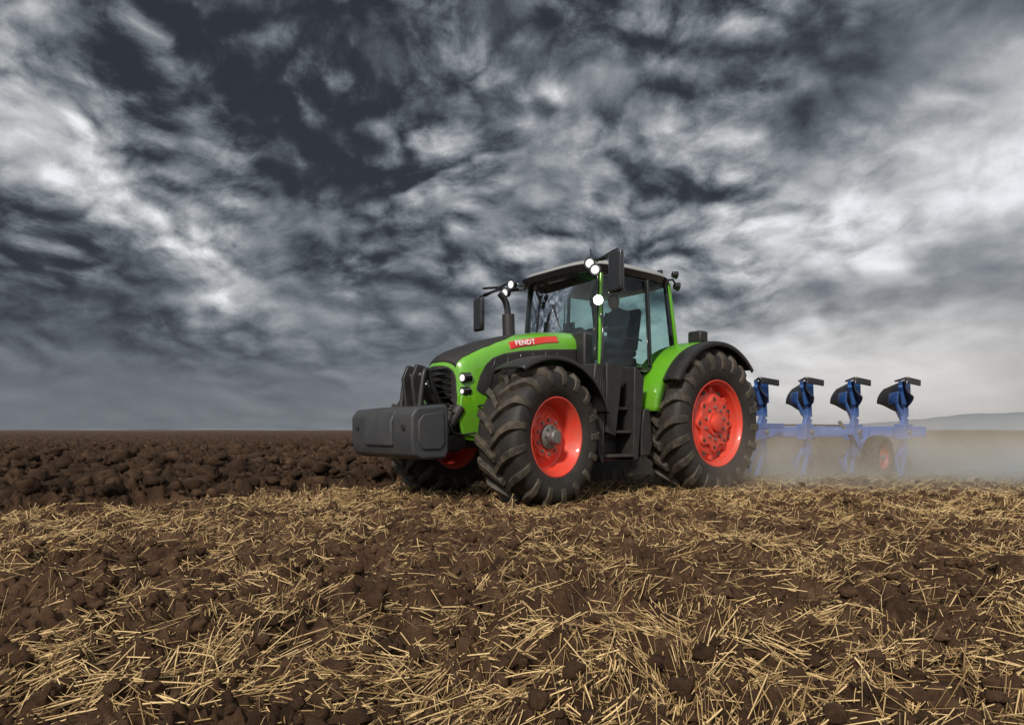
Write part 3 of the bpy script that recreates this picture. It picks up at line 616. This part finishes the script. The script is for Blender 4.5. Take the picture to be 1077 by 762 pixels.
def straw(N,r0,r1,p,half=46,extra=0):
    x,y,r=scatter_fan(N,r0,r1,p,half)
    dens=pn(x*.7,y*.7,101)+.9*pn(x*2.0,y*2.0,102)+.6*pn(x*6,y*6,104)+extra
    pm,_,v=plmask(x,y)
    keep=(rng.random(N)<.07+.93*sstep(-.45,.75,dens+.25*sstep(3,7,r)))&(pm<.25); x,y,r,dens=x[keep],y[keep],r[keep],dens[keep]; n=len(x)
    ln=.012+.055*rng.random(n)**1.2+.15*rng.random(n)**3.2
    a=np.pi*1.3*pn(x*1.3,y*1.3,103)+rng.normal(0,.7,n); tilt=rng.normal(0,.12,n)+ (rng.random(n)<.06)*rng.uniform(.2,1.0,n)
    wd=(.0010+.0022*rng.random(n)**1.6)*(1+np.clip(r-3,0,20)*.09)
    dx,dy=np.cos(a)*np.cos(tilt),np.sin(a)*np.cos(tilt); dz=np.abs(np.sin(tilt))
    z0=height(x,y)[0]; z1=height(x+dx*ln,y+dy*ln)[0]
    P=np.empty((n,3,3)); bend=rng.normal(0,.018,n)*ln*(1+3*(rng.random(n)<.1))
    lift=.003+.014*rng.random(n)**2
    for k,t in enumerate((0,.5,1)):
        P[:,k,0]=x+dx*ln*t-dy*bend*(4*t*(1-t)); P[:,k,1]=y+dy*ln*t+dx*bend*(4*t*(1-t)); 
        P[:,k,2]=z0+(z1-z0)*t+dz*ln*t+lift+np.abs(bend)*(4*t*(1-t))*.5
    V=np.empty((n,3,3,3)); nx,ny=-dy,dx
    for k in range(3):
        for m_,(s_,h_) in enumerate(((-1,-.3),(1,-.3),(0,1.0))):
            V[:,k,m_,0]=P[:,k,0]+nx*wd*s_; V[:,k,m_,1]=P[:,k,1]+ny*wd*s_; V[:,k,m_,2]=P[:,k,2]+wd*h_
    return V.reshape(-1,3),n,np.repeat(rng.random(n),9)
V1,n1,c1=straw(175000,1.5,12,1.25); V2,n2,c2=straw(105000,7,45,.75,44)
V=np.concatenate([V1,V2]); n=n1+n2; cc=np.concatenate([c1,c2])
pat=[]
for k in range(2):
    for m_ in range(3): pat.append([k*3+m_,k*3+(m_+1)%3,(k+1)*3+(m_+1)%3,(k+1)*3+m_])
Q=(np.array(pat)[None]+(np.arange(n)*9)[:,None,None]).reshape(-1,4); print('straws',n)
ob=npmesh('straw_stubble',V,Q,smooth=False); at=ob.data.attributes.new('tone','FLOAT','POINT'); at.data.foreach_set('value',cc.astype(np.float32))
m=bpy.data.materials.new('straw'); m.use_nodes=True; nt=m.node_tree; b=nt.nodes['Principled BSDF']; b.inputs['Roughness'].default_value=.5
a=nt.nodes.new('ShaderNodeAttribute'); a.attribute_name='tone'; r=nt.nodes.new('ShaderNodeValToRGB'); e=r.color_ramp.elements; e.new(.5)
for k,(p_,c_) in enumerate(((0,(.13,.08,.036,1)),(.5,(.43,.275,.11,1)),(1,(.85,.62,.31,1)))): e[k].position=p_; e[k].color=c_
nt.links.new(a.outputs['Fac'],r.inputs[0]); nt.links.new(r.outputs[0],b.inputs['Base Color']); ob.data.materials.append(m)

# distant hills
HILL=mat('hazy_hill',(.20,.235,.27),1.0,dirt=.5,dirtcol=(.28,.27,.26),dscale=.004,spec=0)  # blue-grey aerial haze is put into the hill colour itself
nh=160
def hills(a0,span,hf,r0):
    vs=[];fs=[]
    for k in range(nh+1):
        az=math.radians(a0+span*k/nh); h=hf(k,math.degrees(az))
        for rr_,hh in((r0,0),(r0+200,h*.8),(r0+600,h),(r0+1100,0)): vs.append((rr_*math.sin(az),rr_*math.cos(az),hh-2))
    for k in range(nh):
        for q_ in range(3): fs.append((k*4+q_,k*4+q_+1,k*4+5+q_,k*4+4+q_))
    add('distant_hills',vs,fs,HILL,smooth=True)
f1=lambda x,s:float(pn(np.array([x]),np.array([.5]),s)[0])
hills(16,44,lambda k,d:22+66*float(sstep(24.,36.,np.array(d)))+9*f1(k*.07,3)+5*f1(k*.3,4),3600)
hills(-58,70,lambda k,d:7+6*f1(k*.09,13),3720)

# dust
bm=bmesh.new(); bmesh.ops.create_icosphere(bm,subdivisions=3,radius=1)
me=bpy.data.meshes.new('dust_cloud'); bm.to_mesh(me); bm.free(); d=bpy.data.objects.new('dust_cloud',me); sc.collection.objects.link(d)
d.location=(7.0,11.2,.35); d.scale=(7.6,3.5,1.25); d.rotation_euler=(0,0,.12)
m=bpy.data.materials.new('dust'); m.use_nodes=True; nt=m.node_tree; nt.nodes.clear(); o=nt.nodes.new('ShaderNodeOutputMaterial'); vsn=nt.nodes.new('ShaderNodeVolumeScatter'); vsn.inputs['Color'].default_value=(.84,.65,.48,1)
tc=nt.nodes.new('ShaderNodeTexCoord'); n_=nt.nodes.new('ShaderNodeTexNoise'); n_.inputs['Scale'].default_value=.9; n_.inputs['Detail'].default_value=3
geo=nt.nodes.new('ShaderNodeNewGeometry'); nt.links.new(geo.outputs['Position'],n_.inputs['Vector'])
r=nt.nodes.new('ShaderNodeMapRange'); r.inputs[1].default_value=.36;r.inputs[2].default_value=.70;r.inputs[3].default_value=.05;r.inputs[4].default_value=1.0; nt.links.new(n_.outputs[0],r.inputs[0])
ln=nt.nodes.new('ShaderNodeVectorMath'); ln.operation='LENGTH'; nt.links.new(tc.outputs['Object'],ln.inputs[0])
r2=nt.nodes.new('ShaderNodeMapRange'); r2.inputs[1].default_value=1;r2.inputs[2].default_value=.3;r2.inputs[3].default_value=0;r2.inputs[4].default_value=1; nt.links.new(ln.outputs['Value'],r2.inputs[0])
sp=nt.nodes.new('ShaderNodeSeparateXYZ'); nt.links.new(geo.outputs['Position'],sp.inputs[0]); r3=nt.nodes.new('ShaderNodeMapRange'); r3.inputs[1].default_value=1.2;r3.inputs[2].default_value=0;r3.inputs[3].default_value=.0;r3.inputs[4].default_value=1.0; nt.links.new(sp.outputs[2],r3.inputs[0])
def mul(a,b_):
    x=nt.nodes.new('ShaderNodeMath'); x.operation='MULTIPLY'; nt.links.new(a,x.inputs[0])
    if isinstance(b_,(int,float)): x.inputs[1].default_value=b_
    else: nt.links.new(b_,x.inputs[1])
    return x.outputs[0]
dd=mul(mul(mul(r.outputs[0],r2.outputs[0]),r3.outputs[0]),1.75); nt.links.new(dd,vsn.inputs['Density']); nt.links.new(vsn.outputs[0],o.inputs['Volume']); me.materials.append(m)

# ================================================================ WORLD
w=bpy.data.worlds.new('World'); sc.world=w; w.use_nodes=True; nt=w.node_tree; nt.nodes.clear()
def M(op,a,b_=None,c_=None,clamp=False):
    x=nt.nodes.new('ShaderNodeMath'); x.operation=op; x.use_clamp=clamp
    for k,v in enumerate((a,b_,c_)):
        if v is None: continue
        if isinstance(v,(int,float)): x.inputs[k].default_value=v
        else: nt.links.new(v,x.inputs[k])
    return x.outputs[0]
def MR(v,a,b_,c_,d_,smooth=True):
    x=nt.nodes.new('ShaderNodeMapRange'); x.interpolation_type='SMOOTHSTEP' if smooth else 'LINEAR'
    nt.links.new(v,x.inputs[0]); 
    for k,q_ in zip((1,2,3,4),(a,b_,c_,d_)): x.inputs[k].default_value=q_
    return x.outputs[0]
def NZ(vec,scale,detail,rough=.55):
    x=nt.nodes.new('ShaderNodeTexNoise'); nt.links.new(vec,x.inputs['Vector']); x.inputs['Scale'].default_value=scale; x.inputs['Detail'].default_value=detail; x.inputs['Roughness'].default_value=rough
    return x
def CX(x,y,z):
    n_=nt.nodes.new('ShaderNodeCombineXYZ')
    for k,v in enumerate((x,y,z)):
        if isinstance(v,(int,float)): n_.inputs[k].default_value=v
        else: nt.links.new(v,n_.inputs[k])
    return n_.outputs[0]
def VA(a,b,mulb=(1,1,1)):
    x=nt.nodes.new('ShaderNodeVectorMath'); x.operation='MULTIPLY_ADD'; nt.links.new(b,x.inputs[0]); x.inputs[1].default_value=mulb; nt.links.new(a,x.inputs[2]); return x.outputs[0]
def VO(a,o):
    x=nt.nodes.new('ShaderNodeVectorMath'); x.operation='ADD'; nt.links.new(a,x.inputs[0]); x.inputs[1].default_value=o; return x.outputs[0]
tc=nt.nodes.new('ShaderNodeTexCoord'); D=tc.outputs['Generated']; sp=nt.nodes.new('ShaderNodeSeparateXYZ'); nt.links.new(D,sp.inputs[0]); dx,dy,dz=sp.outputs
az=M('MULTIPLY',M('ARCTAN2',dx,dy),57.2958); el=M('MULTIPLY',M('ARCSINE',dz),57.2958)
zm=M('MULTIPLY',M('POWER',M('MAXIMUM',dz,0.0),.80),1.6)
pv=CX(dx,dy,zm)
W1=NZ(pv,2.2,2,.5); ws=nt.nodes.new('ShaderNodeSeparateColor'); nt.links.new(W1.outputs['Color'],ws.inputs[0])
W2=NZ(pv,8.0,3,.50); ws2=nt.nodes.new('ShaderNodeSeparateColor'); nt.links.new(W2.outputs['Color'],ws2.inputs[0])
wa=M('ADD',M('MULTIPLY',M('SUBTRACT',ws.outputs[0],.5),14.0),M('MULTIPLY',M('SUBTRACT',ws2.outputs[0],.5),14.0))
we=M('ADD',M('MULTIPLY',M('SUBTRACT',ws.outputs[1],.5),9.0),M('MULTIPLY',M('SUBTRACT',ws2.outputs[1],.5),10.0))
azw=M('ADD',az,wa); elw=M('ADD',el,M('MULTIPLY',we,MR(el,0,12,.15,1)))
base=.49
blobs=[(-25,27,12,4.0,-10,-.24),(-16,21,9,3.6,-22,-.23),(-31,18.5,11,1.7,-27,.30),(-24,13,6,1.6,-20,.14),(-34,11,8,3.5,-10,-.15),(-25,4,18,4,0,-.04),(-6,16,7,3.0,-10,.10),(4,21,5,4,30,.12),(8,27,4,3,0,.17),
(11,18,5,3.5,-30,-.18),(15,28,9,3,-10,-.15),(-3,31,9,3,0,-.18),(33,17,11,4.5,12,.40),(26,4,16,4.0,0,.33),(27,9.5,11,1.3,6,-.20),(31,27,8,3,0,-.10),(-38,26,3,4,0,.20),(-12,10,10,3,-8,-.10)]
Lm=None
for (a0,e0,sa,se,rot,amp) in blobs:
    c_,s_=math.cos(math.radians(rot)),math.sin(math.radians(rot))
    da=M('SUBTRACT',azw,a0); de=M('SUBTRACT',elw,e0)
    xa=M('ADD',M('MULTIPLY',da,c_/sa),M('MULTIPLY',de,s_/sa)); ya=M('ADD',M('MULTIPLY',da,-s_/se),M('MULTIPLY',de,c_/se))
    r2_=M('ADD',M('MULTIPLY',xa,xa),M('MULTIPLY',ya,ya)); gg=M('MULTIPLY',M('EXPONENT',M('MULTIPLY',r2_,-.5)),amp)
    Lm=gg if Lm is None else M('ADD',Lm,gg)
Lm=M('ADD',Lm,base)
wv=VA(VA(pv,W1.outputs['Color'],(.16,.16,.16)),W2.outputs['Color'],(.045,.045,.045))
def puff(v):
    a=M('ABSOLUTE',M('SUBTRACT',NZ(v,5.5,0).outputs[0],.5)); b=M('ABSOLUTE',M('SUBTRACT',NZ(v,12.0,1).outputs[0],.5)); c=M('SUBTRACT',NZ(v,22.0,6,.66).outputs[0],.5)
    return M('ADD',M('ADD',M('MULTIPLY',a,1.2),M('MULTIPLY',b,1.0)),M('MULTIPLY',c,.55))
h1=puff(wv); h2=puff(VO(wv,(.011,0,.026)))
rel=M('MULTIPLY',M('SUBTRACT',h1,h2),.78)
tex=M('ADD',M('MULTIPLY',M('SUBTRACT',h1,.22),.42),M('MULTIPLY',M('SUBTRACT',ws.outputs[2],.5),.45)); tex=M('ADD',tex,rel)
calm=M('MULTIPLY',MR(el,2,14,.12,1),MR(az,18,34,1,.40))
calm=M('MULTIPLY',calm,MR(ws2.outputs[2],.36,.60,.6,1.2)); calm=M('MULTIPLY',calm,MR(dy,-.1,.3,.25,1))
Lm=M('ADD',Lm,M('MULTIPLY',tex,calm))
back=M('MAXIMUM',MR(dy,.2,-.4,0,.34),MR(el,38,62,0,.32)); Lm=M('ADD',Lm,back)
Lm=M('SMOOTH_MAX',Lm,.21,.12); Lm=M('SMOOTH_MIN',Lm,.95,.10)
Lin=M('POWER',Lm,2.2)
warm=M('MULTIPLY',MR(az,5,30,0,1),MR(el,14,0,0,1)); blue=MR(Lm,.75,.3,.0,1.0)
tint1=nt.nodes.new('ShaderNodeMix'); tint1.data_type='RGBA'; nt.links.new(blue,tint1.inputs[0]); tint1.inputs[6].default_value=(.97,1,1.03,1); tint1.inputs[7].default_value=(.86,.98,1.14,1)
tint2=nt.nodes.new('ShaderNodeMix'); tint2.data_type='RGBA'; nt.links.new(warm,tint2.inputs[0]); nt.links.new(tint1.outputs[2],tint2.inputs[6]); tint2.inputs[7].default_value=(1.05,1,.97,1)
vm=nt.nodes.new('ShaderNodeVectorMath'); vm.operation='SCALE'; nt.links.new(tint2.outputs[2],vm.inputs[0]); nt.links.new(Lin,vm.inputs['Scale'])
SUN_EL,SUN_AZ=math.radians(36),math.radians(200)
sky=nt.nodes.new('ShaderNodeTexSky'); sky.sky_type='NISHITA'; sky.sun_disc=False; sky.sun_elevation=SUN_EL; sky.sun_rotation=SUN_AZ
b1=nt.nodes.new('ShaderNodeBackground'); b1.inputs[1].default_value=.08; nt.links.new(sky.outputs[0],b1.inputs[0])
b2=nt.nodes.new('ShaderNodeBackground'); b2.inputs[1].default_value=1.0; nt.links.new(vm.outputs[0],b2.inputs[0])
mx=nt.nodes.new('ShaderNodeMixShader'); mx.inputs[0].default_value=.97; nt.links.new(b1.outputs[0],mx.inputs[1]); nt.links.new(b2.outputs[0],mx.inputs[2])
wo=nt.nodes.new('ShaderNodeOutputWorld'); nt.links.new(mx.outputs[0],wo.inputs[0])
try: w.cycles.sampling_method='MANUAL'; w.cycles.sample_map_resolution=256
except Exception as ex: print(ex)
sl=bpy.data.lights.new('sun','SUN'); sl.energy=3.1; sl.angle=math.radians(7); sl.color=(1,.92,.80); so=bpy.data.objects.new('sun',sl); sc.collection.objects.link(so)
dirv=Vector((math.sin(SUN_AZ)*math.cos(SUN_EL),math.cos(SUN_AZ)*math.cos(SUN_EL),math.sin(SUN_EL))); so.rotation_euler=dirv.to_track_quat('Z','Y').to_euler()

cam=bpy.data.cameras.new('camera'); cam.sensor_width=36; cam.lens=36*700/1077; cam.shift_y=71/1077; cam.clip_end=12000; cam.clip_start=.05
co_=bpy.data.objects.new('camera',cam); sc.collection.objects.link(co_); co_.location=(0,0,CAMH); co_.rotation_euler=(math.radians(90),0,0); sc.camera=co_
